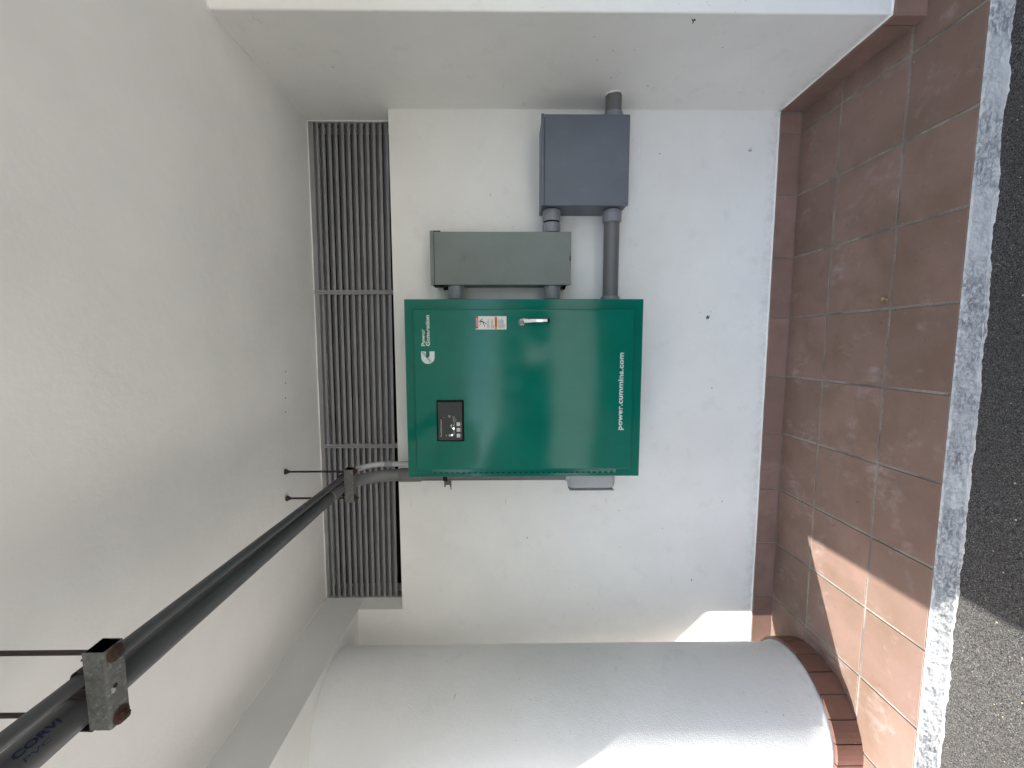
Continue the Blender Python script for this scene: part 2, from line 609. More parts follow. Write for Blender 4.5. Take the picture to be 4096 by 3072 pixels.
# ---- kerb: painted rough concrete edge
def kdisp(p):
    # p.x along the kerb, p.z = 0..1 profile parameter
    s = p.z; x = p.x
    top = fz(x, R3) - .002
    bot = az(x) + .004
    n1 = noise.noise(Vector((x * 9, s * 1.5, 0))); n2 = noise.noise(Vector((x * 38, s * 4, 5)))
    n3 = noise.noise(Vector((x * 90, s * 9, 2)))
    if s < .12:
        t = s / .12
        y = R3 - .001 - .003 * t; z = top - .002 * t
        return Vector((x, y, z + .0006 * n2))
    if s < .8:
        t = (s - .12) / .68
        y = R3 - .005 - .004 * t - .0030 * n2 - .0022 * n3 - .0014 * noise.noise(Vector((x * 210, s * 20, 3))) - .003 * n1 * t
        return Vector((x, y, top - .002 + (bot - top + .002) * t))
    t = (s - .8) / .2
    w = .007 + .010 * (noise.noise(Vector((x * 6, 3, 1))) + .5 * noise.noise(Vector((x * 24, 1, 4))) + .3 * noise.noise(Vector((x * 60, 7, 4))))
    y = R3 - .008 - .003 * n1 - max(.001, w) * t
    return Vector((x, y, bot - .001 * t - (.006 if t > .99 else 0) + .0008 * n3))
bm = bmesh.new()
patch(bm, (-3.6, 0, 0), (4.9, 0, 0), (0, 0, 1), 1800, 30, kdisp)
kerb = fin('kerb', bm, M['kerb'], smooth=4)
tag(kerb, 'rough white painted kerb face, worn grey in patches', None, None, 'structure')

# ---- ceiling
bm = bmesh.new()
box(bm, JX, 7.0, -3.9, .60, CZ, 3.0)
for v in bm.verts:
    if v.co.z < 2.9:
        v.co.z = CZ - .006 * (v.co.x + 1.06)
ceiling = fin('ceiling', bm, M['ceil']); tag(ceiling, 'off white painted ceiling slab over the bay', None, None, 'structure')
for x, y in ((-1.176, -.200), (-1.228, -.205), (-1.299, -.213), (-1.364, -.219)):
    bm = bmesh.new()
    lathe_axis(bm, (x, y, CZ - .006 * (x + 1.06) - .0007), (0, 0, 1), [(0, .0035), (.0004, .0035)], 8)
    fin('anchor_hole', bm, M['dark'], ceiling)

# hairline ridges in the plaster of the ceiling
for pts in (((-.46, -1.05), (-.52, -.93), (-.60, -.86), (-.70, -.845)), ((-.70, -.60), (-.80, -.56), (-.92, -.555))):
    bm = bmesh.new()
    P = []
    for a, b in zip(pts, pts[1:]):
        for k in range(8):
            t = k / 8
            x = a[0] + (b[0] - a[0]) * t; y = a[1] + (b[1] - a[1]) * t
            P.append((x, y + .004 * noise.noise(Vector((x * 40, 0, 0))), CZ - .006 * (x + 1.06) + .0006))
    sweep(bm, P, .0008, 6)
    fin('plaster_ridge', bm, M['ceil'], ceiling, smooth=4)

# ---- back wall
wall = empty('plastered_wall', (-1.2, .155, 0), 'long white plastered wall behind the green cabinet, with a row of brown skirting tiles', 'wall')
bm = bmesh.new()
box(bm, JX, PX, WY, .30, 0, SILL)
box(bm, -6.0, JX, WY, .30, 0, SZ)                     # carries on behind the column
fin('wall_face', bm, M['wall'], wall)
bm = bmesh.new()
box(bm, JX - .30, JX, WY, .30, SZ, CZ + .02)                # jamb of the opening
fin('jamb', bm, M['beam'], wall)
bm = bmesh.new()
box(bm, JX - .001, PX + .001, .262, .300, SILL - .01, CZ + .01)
fin('recess_shade', bm, M['dark'], wall)  # black sheet in place of the shade behind the slats

def base_tile(x0, x1, y0, y1, z0, z1, parent, mat, name='skirting_tile', g=.0022):
    t = bmesh.new()
    box(t, x0 + g, x1 - g, y0, y1, z0, z1, .0016, 2)
    for v in t.verts:
        v.co.y += random.uniform(-.0002, .0002)
    return fin(name, t, mat, parent)

BZ = .103
bm = bmesh.new()
box(bm, -3.4, PX - .002, .0035, WY, -.02, BZ - .003)
fin('grout_bed', bm, M['grout'], wall)
edges = [PX - .012] + [-c * TS for c in range(0, 12)]
for a, b in zip(edges, edges[1:]):
    d = random.uniform(-.0007, .0007)
    base_tile(b, a, d, WY - .001, fz(0, 0) - .004, BZ + random.uniform(-.001, .001), wall, M['basetile'])
bead([(PX - .004, WY - .001, BZ + .002), (-3.3, WY - .001, BZ + .002)], .0042, wall, 'caulk_bead', 1)
bead([(PX - .001, WY, BZ), (PX - .001, WY, SILL)], .0030, wall, seed=3)

def scuff(pos, nrm, size, parent, seed):
    rnd = random.Random(seed)
    bm = bmesh.new()
    for k in range(5):
        a = rnd.uniform(0, pi)
        L = size * rnd.uniform(.3, 1); w = size * rnd.uniform(.08, .22)
        du, dv = rnd.uniform(-.5, .5) * size, rnd.uniform(-.4, .4) * size
        pts = []
        for q in range(7):
            th = 2 * pi * q / 7
            r = 1 + rnd.uniform(-.35, .35)
            u = du + cos(a) * L * .5 * cos(th) * r - sin(a) * w * sin(th) * r
            v = dv + sin(a) * L * .5 * cos(th) * r + cos(a) * w * sin(th) * r
            pts.append((u, v))
        e = .0006 + k * .0001
        if nrm == 'y':
            vs = [bm.verts.new((pos[0] + u, pos[1] - e, pos[2] + v)) for u, v in pts]
            ctr = bm.verts.new((pos[0] + du, pos[1] - e - .0012, pos[2] + dv))
        else:
            vs = [bm.verts.new((pos[0] - e, pos[1] + u, pos[2] + v)) for u, v in pts]
            ctr = bm.verts.new((pos[0] - e - .0012, pos[1] + du, pos[2] + dv))
        for q in range(7):
            bm.faces.new((vs[q], vs[(q + 1) % 7], ctr))
    return fin('scuff_mark', bm, M['scuff'], parent)
scuff((-.907, WY, .418), 'y', .020, wall, 1)
scuff((-.918, WY, .425), 'y', .008, wall, 2)
for i, (x, z, s) in enumerate(((-1.28, .385, .007), (-1.90, .30, .006), (-.08, .245, .012), (-.10, .70, .006), (-2.10, 1.36, .008),
                              (-2.05, .62, .006), (-2.35, .45, .009), (-.30, 1.55, .005), (-1.95, .86, .005))):
    scuff((x, WY, z), 'y', s, wall, 10 + i)

# ---- pilaster
pil = empty('pilaster', (PX + .25, -.28, 0), 'white pilaster standing forward of the wall beside the blue grey box', 'pilaster')
bm = bmesh.new()
box(bm, PX, PX + .52, PF, .2995, 0, CZ + .01, .006, 2)
fin('shaft', bm, M['wall'], pil)
# wall continuing beyond it
bm = bmesh.new()
box(bm, PX + .5205, 7.0, WY, .30, 0, CZ)
o = fin('side_wall', bm, M['wall']); tag(o, 'white wall beyond the pilaster', 'wall')
bm = bmesh.new()
box(bm, PX - .006, PX + .53, PF - .006, .004, -.02, BZ - .003)
fin('grout_bed', bm, M['grout'], pil)
t0 = PX - .012
for ya, yb in ((-.002, R1), (R1, R2), (R2, PF - .011)):
    t = bmesh.new()
    box(t, t0, PX - .001, yb + (.002 if yb != PF - .011 else 0), ya - .002, fz(0, yb) - .004, BZ, .0016, 2)
    fin('skirting_tile', t, M['basetile'], pil)
for xa, xb in ((t0, .255), (.255, .52), (.52, .64)):
    t = bmesh.new()
    box(t, xa + (.0095 if xa == t0 else .002), xb - .002, PF - .012, PF - .001, fz(0, PF) - .004, BZ, .0016, 2)
    fin('skirting_tile', t, M['basetile'], pil)
bead([(PX - .001, .0, BZ + .002), (PX - .001, PF, BZ + .002), (PX + .5, PF - .001, BZ + .002)], .005, pil, 'caulk_bead', 4)
bead([(PX, LY - .02, CZ - .008), (PX, PF, CZ - .008), (PX + .5, PF, CZ - .011)], .0040, pil, seed=5)
scuff((PX, -.549, .793), 'x', .017, pil, 50)
scuff((PX, -.556, .800), 'x', .006, pil, 51)
scuff((PX, -.42, .62), 'x', .005, pil, 52)
scuff((PX, -.18, .83), 'x', .006, pil, 53)


# ---- beam over the column, its outer edge turning back towards the wall
outl = [(JX, -3.9), (-3.60, -3.9), (-3.60, -.936), (-4.60, .064), (-4.60, WY - .0005), (JX, WY - .0005)]
outl = [(JX, -3.9), (-3.60, -3.9), (-3.60, -.936), (-4.545, WY - .0005), (JX, WY - .0005)]
bm = bmesh.new()
a = [bm.verts.new((x, y, SZ)) for x, y in outl]
b = [bm.verts.new((x, y, 3.0)) for x, y in outl]
bm.faces.new(a); bm.faces.new(b[::-1])
for i in range(len(outl)):
    j = (i + 1) % len(outl)
    bm.faces.new((a[i], a[j], b[j], b[i]))
o = fin('roof_beam', bm, M['beam'])
tag(o, 'deep painted beam hanging below the ceiling over the round column', 'beam')
bead([(JX + .001, LY - .02, CZ + .0075), (JX + .001, -1.6, CZ + .0075)], .0035, o, seed=8)
bead([(JX, WY, SZ - .001), (-2.9, WY, SZ - .001)], .0030, o, seed=9)
bm = bmesh.new()
box(bm, -6.0, 7.0, .3005, .60, 0, CZ - .001)
o = fin('rear_masonry', bm, M['dark']); tag(o, None, None, None, 'structure')

# ---- column
col = empty('round_column', (COLX, COLY, 0), 'round white plastered column on the left with a ring of red skirting tiles', 'column')
NA = radians(115.7)
def colpt(r, th, cut=.180):
    # circle whose hidden rear side is flattened to let the sun reach the wall
    x, y = r * cos(th), r * sin(th)
    n = (cos(NA), sin(NA)); d = x * n[0] + y * n[1]
    if d > cut:
        x -= n[0] * (d - cut); y -= n[1] * (d - cut)
    return x, y
bm = bmesh.new()
N = 160
lev = [(-.02, COLR), (.095, COLR), (.100, COLR + .010), (.112, COLR + .006), (.128, COLR)] + [(z, COLR) for z in [.2 + .1 * k for k in range(21)]] + [(SZ + .0005, COLR)]
rings = []
for z, r in lev:
    ring = []
    for k in range(N):
        th = 2 * pi * k / N
        wob = .0016 * noise.noise(Vector((cos(th) * 1.8, sin(th) * 1.8, z * 1.1)))
        x, y = colpt(r + wob, th)
        ring.append(bm.verts.new((COLX + x, COLY + y, z)))
    rings.append(ring)
for a, b in zip(rings, rings[1:]):
    for k in range(N):
        bm.faces.new((a[k], a[(k + 1) % N], b[(k + 1) % N], b[k]))
fin('shaft', bm, M['column'], col, smooth=4)
bm = bmesh.new()
for z in (-.03, .096):
    pass
rr = []
for z in (-.03, .094):
    rr.append([bm.verts.new((COLX + colpt(COLR + .014, 2 * pi * k / N)[0], COLY + colpt(COLR + .014, 2 * pi * k / N)[1], z)) for k in range(N)])
for k in range(N):
    bm.faces.new((rr[0][k], rr[0][(k + 1) % N], rr[1][(k + 1) % N], rr[1][k]))
fin('grout_bed', bm, M['grout'], col)
STEP = 2 * pi / 21
for k in range(21):
    a0 = radians(-5) + k * STEP + .0085
    a1 = a0 + STEP - .017
    mid = (a0 + a1) / 2
    n = (cos(NA), sin(NA))
    if cos(mid) * n[0] + sin(mid) * n[1] > .66:
        continue
    bm = bmesh.new()
    zb = fz(COLX, COLY) - .015
    ro, ri = COLR + .0225, COLR + .008
    dz = random.uniform(-.0015, .0015)
    seg = 4
    grid = []
    for rad, z in ((ri, zb), (ro, zb), (ro, .098 + dz), (ro - .002, .100 + dz), (ri, .100 + dz)):
        grid.append([bm.verts.new((COLX + rad * cos(a0 + (a1 - a0) * s / seg), COLY + rad * sin(a0 + (a1 - a0) * s / seg), z)) for s in range(seg + 1)])
    for g0, g1 in zip(grid, grid[1:] + grid[:1]):
        for s in range(seg):
            bm.faces.new((g0[s], g0[s + 1], g1[s + 1], g1[s]))
    bm.faces.new([g[0] for g in grid][::-1]); bm.faces.new([g[-1] for g in grid])
    fin('skirting_tile', bm, M['coltile'], col)

# ================================================================== LOUVRE
lou = empty('louvre_vent', (-1.2, LY, 2.07), 'wide grey metal louvre vent under the ceiling above the green cabinet', 'louvre')
bays = [(PX - .010, -.757), (-.779, -1.602), (-1.624, JX + .006)]
PITCH = .0328
for (xr, xl) in bays:
    for k in range(12):
        zb = 2.4570 - k * PITCH
        bm = bmesh.new()
        w = .0022
        pts = [(LY + .028, zb + .026), (LY, zb), (LY - .001, zb - .0125), (LY + w, zb - .0125), (LY + w + .001, zb - .001), (LY + .028, zb + .0225)]
        va = [bm.verts.new((xl, y, z)) for y, z in pts]
        vb = [bm.verts.new((xr, y, z)) for y, z in pts]
        bm.faces.new(va); bm.faces.new(vb[::-1])
        for i in range(len(pts)):
            j = (i + 1) % len(pts)
            bm.faces.new((va[i], va[j], vb[j], vb[i]))
        dz = random.uniform(-.0007, .0007)
        for v in bm.verts:
            v.co.z += .0085 * (PX - v.co.x) + dz + .0006 * noise.noise(Vector((v.co.x * 3, k, 0)))
        fin('slat', bm, M['louvre'], lou)
for xa, xb in ((-.757, -.767), (-.769, -.779), (-1.602, -1.612), (-1.614, -1.624)):
    bm = bmesh.new()
    box(bm, xb, xa, LY - .006, LY + .045, 2.062, CZ - .001, .0008)
    fin('mullion', bm, M['louvre'], lou)
bm = bmesh.new(); box(bm, JX + .001, PX - .001, LY - .004, LY + .05, 2.4700, CZ - .0035, .0008)
for v in bm.verts:
    if v.co.z < 2.49: v.co.z += .0085 * (PX - v.co.x)
    else: v.co.z += .0055 * (PX - v.co.x)
fin('head_frame', bm, M['louvre'], lou)
bm = bmesh.new(); box(bm, PX - .010, PX - .0005, LY - .004, LY + .05, SILL, 2.4690, .0008); fin('side_frame', bm, M['louvre'], lou)
bm = bmesh.new(); box(bm, JX + .0005, JX + .006, LY - .004, LY + .05, SILL, 2.4853, .0008); fin('side_frame', bm, M['louvre'], lou)
bead([(PX - .002, LY - .004, CZ - .004), (PX - .002, LY - .004, SILL + .01)], .0028, lou, seed=12)
bead([(JX + .003, LY - .004, CZ + .006), (PX - .003, LY - .004, CZ - .009)], .0030, lou, seed=13)

# ================================================================== GREEN CABINET
cab = empty('transfer_switch_cabinet', (-1.25, 0.0, .86), 'large glossy green electrical cabinet with white lettering on its door', 'electrical cabinet')
XL, XR, ZB, ZT = -1.655, -.851, .861, 1.920
YF = -.300
bm = bmesh.new()
box(bm, XL, XR, YF, WY - .001, ZB, ZT, .004, 3)
fin('body', bm, M['green'], cab, smooth=.6)
DX0, DX1, DZ0, DZ1 = -1.6125, -.8985, .908, 1.875
YD = -.330
bm = bmesh.new()
box(bm, DX0, DX1, YD, YF - .0025, DZ0, DZ1, .0060, 3)
door = fin('door', bm, M['green'], cab, smooth=.6)
bm = bmesh.new()      # piano hinge
box(bm, -1.6345, DX0 - .001, -.3135, YF + .001, .970, 1.811, .0008)
hinge = fin('hinge', bm, M['green'], cab)
for k in range(32):
    z = 1.795 - k * .0259
    bm = bmesh.new()
    box(bm, -1.6345 + .0005, -1.6285, -.3150, -.3136, z - .0062, z + .0062)
    fin('hinge_notch', bm, M['greendark'], hinge)
DF = YD - .0002
text_flat('lettering', 'Power', -1.057, -.983, 1.8250, 1.8415, DF, M['white'], door, .034)
text_flat('lettering', 'Generation', -1.057, -.923, 1.8035, 1.8225, DF, M['white'], door, .034)
text_flat('lettering', 'power.cummins.com', -1.433, -1.087, .9445, .9745, DF, M['white'], door, .036, space=1.04)
# emblem: a thick C open to the right
def emblem():
    x0, x1, z0, z1 = -1.135, -1.080, 1.7845, 1.8430
    H = z1 - z0; r = H / 2
    cx, cz = x0 + r, (z0 + z1) / 2
    pts = []
    for k in range(17):
        a = pi / 2 + pi * k / 16
        pts.append((cx + r * cos(a), cz + r * sin(a)))
    pts += [(x1, z0), (x1, z0 + H * .37)]
    ir = H * .135
    sx, sz = x0 + .036, z0 + H * .505
    sx = x0 + .0250
    pts += [(sx + ir, sz - ir)]
    for k in range(9):
        a = -pi / 2 - pi * k / 8
        pts.append((sx + ir + ir * cos(a) * 1.0, sz + ir * sin(a)))
    pts += [(x1, z0 + H * .64), (x1, z1)]
    bm = bmesh.new()
    va = [bm.verts.new((x, DF - .0004, z)) for x, z in pts]
    f = bm.faces.new(va)
    bmesh.ops.triangulate(bm, faces=[f])
    e = fin('emblem', bm, M['white'], door)
    bm, a, b, c, d = text_bm('Cummins', .012)
    L = .066; ang = radians(38); h = .0125
    for v in bm.verts:
        u = (v.co.x - a) / (b - a) * L; w = (v.co.y - c) / (d - c) * h
        v.co = Vector((x0 + .0045 + u * cos(ang) - w * sin(ang), DF - .0007, z0 + .0085 + u * sin(ang) + w * cos(ang)))
    # keep only what lies on the emblem
    bad = [v for v in bm.verts if v.co.x > x1 - .0005 or v.co.z > z1 - .0005]
    bmesh.ops.delete(bm, geom=bad, context='VERTS')
    fin('emblem_word', bm, M['greenprint'], door)
emblem()

# warning label
def LX(y): return -.928 - (y - 140) / 290 * .057
def LZ(x): return 1.603 - (x - 290) / 685 * .134
bm = bmesh.new(); box(bm, LX(430), LX(140), DF - .0006, DF + .0001, LZ(975), LZ(290), .0002)
fin('warning_label', bm, M['label'], door)
lab = bpy.data.objects['warning_label']
def strip(name, x0, x1, y0, y1, mt, th=.0009):
    bm = bmesh.new(); box(bm, LX(y1), LX(y0), DF - th, DF - .0003, LZ(x1), LZ(x0))
    return fin(name, bm, mt, door)
strip('danger_band', 290, 347, 140, 410, M['red'])
strip('warning_band', 712, 768, 150, 425, M['orange'])
text_flat('danger_word', 'DANGER', LX(340), LX(175), LZ(333), LZ(304), DF - .0010, M['label'], door, .03)
text_flat('warning_word', 'WARNING', LX(360), LX(180), LZ(757), LZ(725), DF - .0010, M['ink'], door, .03)
for (xc, mt) in ((318, M['label']), (741, M['ink'])):
    bm = bmesh.new()
    prism(bm, [(LX(372), LZ(xc + 13)), (LX(345), LZ(xc + 13)), (LX(358), LZ(xc - 14))], DF - .0013, DF - .0008)
    fin('alert_triangle', bm, mt, door)
bm = bmesh.new()      # shocked figure
def stroke(bm, a, b, w):
    ax, az_ = LX(a[1]), LZ(a[0]); bx, bz = LX(b[1]), LZ(b[0])
    dx, dz = bx - ax, bz - az_; L = math.hypot(dx, dz); px, pz = -dz / L * w / 2, dx / L * w / 2
    prism(bm, [(ax + px, az_ + pz), (bx + px, bz + pz), (bx - px, bz - pz), (ax - px, az_ - pz)], DF - .0010, DF - .0005)
for a, b, w in (((385, 245), (450, 185), .0028), ((395, 250), (460, 262), .0058), ((455, 262), (530, 310), .0030),
                ((450, 265), (492, 365), .0030), ((390, 255), (392, 330), .0022), ((392, 330), (365, 345), .0010), ((365, 345), (372, 372), .0010)):
    stroke(bm, a, b, w)
stroke(bm, (356, 253), (377, 253), .0040)
fin('shock_figure', bm, M['ink'], door)
bm = bmesh.new()      # small print lines
rnd = random.Random(5)
for x, y0 in ((555, 240), (580, 200), (605, 340), (640, 195), (665, 215), (690, 330), (790, 210), (815, 215), (838, 235), (863, 200), (887, 215), (912, 240), (936, 320)):
    y = 405
    while y > y0 + 6:
        l = rnd.uniform(8, 26)
        y1 = max(y0, y - l)
        prism(bm, [(LX(y), LZ(x + 4.5)), (LX(y1), LZ(x + 4.5)), (LX(y1), LZ(x - 4.5)), (LX(y), LZ(x - 4.5))], DF - .0010, DF - .0005)
        y = y1 - 5
fin('small_print', bm, M['ink'], door)['kind'] = 'stuff'

# handle with lock
bm = bmesh.new()
lathe_axis(bm, (-.9545, YD + .001, 1.402), (0, -1, 0), [(0, .0165), (.006, .0165), (.008, .0150), (.009, .0140), (.022, .0135), (.024, .0120), (.0235, .0100), (.023, .0095)], 32)
hd = fin('handle', bm, M['chrome'], door, smooth=.6)
bm = bmesh.new()
lathe_axis(bm, (-.9545, YD - .0215, 1.402), (0, -1, 0), [(0, .0093), (.0028, .0093), (.0032, .0085)], 24)
fin('lock', bm, M['lock'], door, smooth=.6)
bm = bmesh.new(); box(bm, -.9555, -.9535, YD - .0255, YD - .0243, 1.397, 1.407)
fin('keyhole', bm, M['black'], door)
bm = bmesh.new()      # lever
zs = [1.398, 1.385, 1.37, 1.34, 1.31, 1.292]
ws = [.0115, .0098, .0090, .0086, .0080, .0078]
rows = []
for z, w in zip(zs, ws):
    xc = -.9495 + (1.398 - z) * .02
    d = .024 if z > 1.31 else .020
    rows.append([bm.verts.new((xc + sx * w, yy, z)) for sx, yy in ((-1, YD - .012), (-1, YD - d + .003), (-.7, YD - d), (.7, YD - d), (1, YD - d + .003), (1, YD - .012))])
for r0, r1 in zip(rows, rows[1:]):
    for i in range(6):
        bm.faces.new((r0[i], r0[(i + 1) % 6], r1[(i + 1) % 6], r1[i]))
bm.faces.new(rows[0][::-1]); bm.faces.new(rows[-1])
fin('lever', bm, M['chrome'], door)
bm = bmesh.new(); box(bm, -.9555, -.9395, YD - .0205, YD - .010, 1.282, 1.2918, .0015, 2)
fin('lever_tip', bm, M['black'], door)

# control panel
def QX(y): return -1.295 - (y - 335) / 1080 * .185
def QZ(x): return 1.780 - (x - 300) / 750 * .121
bm = bmesh.new(); box(bm, QX(1415), QX(335), DF - .0055, DF + .0004, QZ(1050), QZ(300), .0035, 3)
fin('panel_bezel', bm, M['black'], door, smooth=.6)
bm = bmesh.new(); box(bm, QX(1385), QX(388), DF - .0064, DF - .0050, QZ(1000), QZ(338), .0006)
fin('panel_face', bm, M['panel'], door)
PFc = DF - .0065
text_flat('panel_word', 'PowerCommand', QX(1285), QX(842), QZ(438), QZ(398), PFc, M['button'], door, .01, .0003, 1.08)
for y in (960, 1110, 1260):
    bm = bmesh.new(); box(bm, QX(y + 48), QX(y - 48), PFc - .0016, PFc + .0002, QZ(942), QZ(848), .0006)
    fin('push_button', bm, M['button'], door)
for x, y in ((718, 1248), (762, 1075)):
    bm = bmesh.new(); lathe_axis(bm, (QX(y), PFc, QZ(x)), (0, -1, 0), [(0, .0036), (.0012, .0036), (.002, .0022)], 14)
    fin('indicator_light', bm, M['led'], door)
bm = bmesh.new()
def pbar(x0, x1, y0, y1):
    prism(bm, [(QX(y1), QZ(x1)), (QX(y0), QZ(x1)), (QX(y0), QZ(x0)), (QX(y1), QZ(x0))], PFc - .0004, PFc + .0001)
pbar(752, 758, 755, 905); pbar(735, 756, 752, 758); pbar(755, 761, 955, 1050); pbar(756, 762, 1100, 1245); pbar(715, 755, 998, 1003)
pbar(784, 789, 765, 1245); pbar(826, 831, 808, 905)
pbar(968, 973, 890, 1030); pbar(964, 969, 1060, 1160); pbar(964, 969, 1235, 1280); pbar(555, 565, 1238, 1278)
pbar(700, 712, 960, 1052); pbar(672, 700, 985, 1000); pbar(685, 702, 1005, 1020); pbar(690, 702, 1030, 1048)
pbar(630, 655, 1235, 1278); pbar(655, 680, 1240, 1270); pbar(496, 512, 772, 786)
for k in range(20):                                        # dial ring
    a0, a1 = 2 * pi * k / 20, 2 * pi * (k + 1) / 20
    c0 = Vector((QX(755), QZ(651)))
    pr = [(c0.x + r * cos(a), c0.y + r * sin(a)) for r, a in ((.0054, a0), (.0054, a1), (.0046, a1), (.0046, a0))]
    prism(bm, pr, PFc - .0004, PFc + .0001)
pbar(640, 662, 750, 760)
fin('panel_graphics', bm, M['button'], door)['kind'] = 'stuff'

# small blemishes on the door
for i, (x, z, s) in enumerate(((-1.499, 1.392, .006), (-1.255, 1.28, .003), (-1.335, 1.41, .003))):
    rnd = random.Random(30 + i); bm = bmesh.new()
    vs = [bm.verts.new((x + s * cos(a) * rnd.uniform(.3, .8), DF - .0003, z + s * sin(a) * rnd.uniform(.3, .8))) for a in [2 * pi * k / 8 for k in range(8)]]
    bm.faces.new(vs); fin('blemish', bm, M['scuff'], door)

# ================================================================== BLUE GREY JUNCTION BOX
jb = empty('junction_box', (-.205, 0, .90), 'square blue grey steel junction box near the pilaster', 'junction box')
bm = bmesh.new(); box(bm, -.403, -.009, -.146, WY - .001, .903, 1.303, .002, 2)
fin('body', bm, M['bluegrey'], jb)
bm = bmesh.new(); box(bm, -.4065, -.0045, -.160, -.1465, .9000, 1.2915, .0018, 2)
fin('cover', bm, M['bluegrey'], jb)
bm = bmesh.new(); box(bm, -.4080, -.0030, -.163, -.1465, 1.2930, 1.3070, .0018, 2)
fin('cover_lip', bm, M['bluegrey'], jb)
for x in (-.012, -.392):
    bm = bmesh.new(); lathe_axis(bm, (x, -.1595, .911 if x > -.1 else .913), (0, -1, 0), [(0, .0062), (.002, .0060), (.0035, .0040)], 12)
    fin('screw', bm, M['emboss'], jb, smooth=.6)

# ================================================================== GREY GREEN DISCONNECT BOX
db = empty('disconnect_box', (-.64, 0, 1.16), 'tall narrow grey green electrical box with a round embossed emblem', 'electrical box')
bm = bmesh.new(); box(bm, -.7600, -.5200, -.116, WY - .001, 1.166, 1.826, .002, 2)
fin('body', bm, M['greygreen'], db)
bm = bmesh.new(); box(bm, -.7650, -.5170, -.1290, -.1165, 1.1600, 1.8125, .0018, 2)
bdoor = fin('door', bm, M['greygreen'], db)
bm = bmesh.new(); box(bm, -.7660, -.5120, -.1305, -.1165, 1.8140, 1.8320, .0016, 2)
fin('end_cap', bm, M['greygreen'], db)
bm = bmesh.new(); box(bm, -.5168, -.5110, -.125, -.116, 1.783, 1.816, .0005)
fin('hinge', bm, M['black'], db)
bm = bmesh.new(); box(bm, -.7695, -.7602, -.118, -.060, 1.775, 1.822, .001); box(bm, -.7780, -.7655, -.060, -.035, 1.745, 1.782, .001)
fin('side_clip', bm, M['black'], db)
bm = bmesh.new(); box(bm, -.7750, -.7602, -.055, -.025, 1.175, 1.192, .001)
fin('side_clip', bm, M['black'], db)
bm = bmesh.new(); box(bm, -.652, -.628, -.1320, -.1285, 1.1605, 1.1660, .001)
fin('latch', bm, M['black'], db)
# monogram: ring with curls and interlaced letters
ex, ez = -.640, 1.672
bm = bmesh.new()
def ringseg(bm, cx, cz, r, w, a0=0, a1=2 * pi, n=36, y=-.1290):
    pts = [(cx + r * cos(a0 + (a1 - a0) * k / n), y - .0001, cz + r * sin(a0 + (a1 - a0) * k / n)) for k in range(n + 1)]
    sweep(bm, pts, w, 5)
ringseg(bm, ex, ez, .0160, .0008)
for k in range(4):
    a = radians(45 + 90 * k)
    ringseg(bm, ex + .0145 * cos(a), ez + .0145 * sin(a), .0030, .0005, a - 2.2, a + 2.2, 10)
fin('emblem_ring', bm, M['emboss'], bdoor)
text_flat('emblem_letters', 'GE', ex - .0095, ex + .0095, ez - .0070, ez + .0070, -.1290, M['emboss'], bdoor, .0, .0006, .8)

# ================================================================== CONDUITS ON THE WALL
def fitting(name, A, d, L, r, parent, mat, ribs=8, ring=None):
    """moulded PVC adapter with raised ribs"""
    A = Vector(A); d = Vector(d).normalized()
    bm = bmesh.new()
    lathe_axis(bm, A, d, [(0, r * .96), (.001, r), (L - .002, r), (L, r * .97)], 40)
    o = fin(name, bm, mat, parent, smooth=.6)
    u, w = frame_of(d)
    for k in range(ribs):
        bm = bmesh.new()
        a = 2 * pi * (k + .35) / ribs
        n = u * cos(a) + w * sin(a); t = -u * sin(a) + w * cos(a)
        c0 = A + n * (r - .001)
        vs = []
        for s in (.003, L - .003):
            for tt, nn in ((-.0024, 0), (-.0017, .0036), (.0017, .0036), (.0024, 0)):
                vs.append(bm.verts.new(c0 + d * s + t * tt + n * nn))
        for i in range(3):
            bm.faces.new((vs[i], vs[i + 1], vs[i + 5], vs[i + 4]))
        bm.faces.new(vs[0:4]); bm.faces.new(vs[4:8])
        fin('rib', bm, mat, o)
    return o

CY = -.085
# big horizontal conduit: junction box -> cabinet
cd = empty('wall_conduit', (-.62, CY, .95), 'thick straight grey conduit running from blue grey box to green cabinet', 'conduit')
bm = bmesh.new(); lathe_axis(bm, (-.407, CY, .957), (-1, 0, 0), [(0, .0372), (.4435, .0372)], 48)
fin('pipe', bm, M['pvc'], cd, smooth=.6)
fitting('adapter', (-.4072, CY, .957), (-1, 0, 0), .056, .0435, cd, M['fitting'])
fitting('adapter', (-.8160, CY, .957), (-1, 0, 0), .0345, .0440, cd, M['fitting'])
# stub through the pilaster
st = empty('stub_conduit', (.05, CY - .02, .965), 'short conduit stub joining the blue grey box to the pilaster', 'conduit')
bm = bmesh.new(); lathe_axis(bm, (PX + .02, -.105, .965), (-1, 0, 0), [(0, .0372), (.128, .0372)], 48)
fin('pipe', bm, M['pvc'], st, smooth=.6)
fitting('adapter', (.0270, -.105, .965), (-1, 0, 0), .0305, .0425, st, M['fitting'])
bm = bmesh.new()
P = []
for k in range(33):
    a = 2 * pi * k / 32
    P.append((PX - .001, -.105 + .040 * cos(a), .965 + .040 * sin(a)))
R = [.0042 * (1 + .7 * noise.noise(Vector(p) * 40)) for p in P]
sweep(bm, P, R, 6)
fin('filler_ring', bm, M['bead'], st, smooth=4)
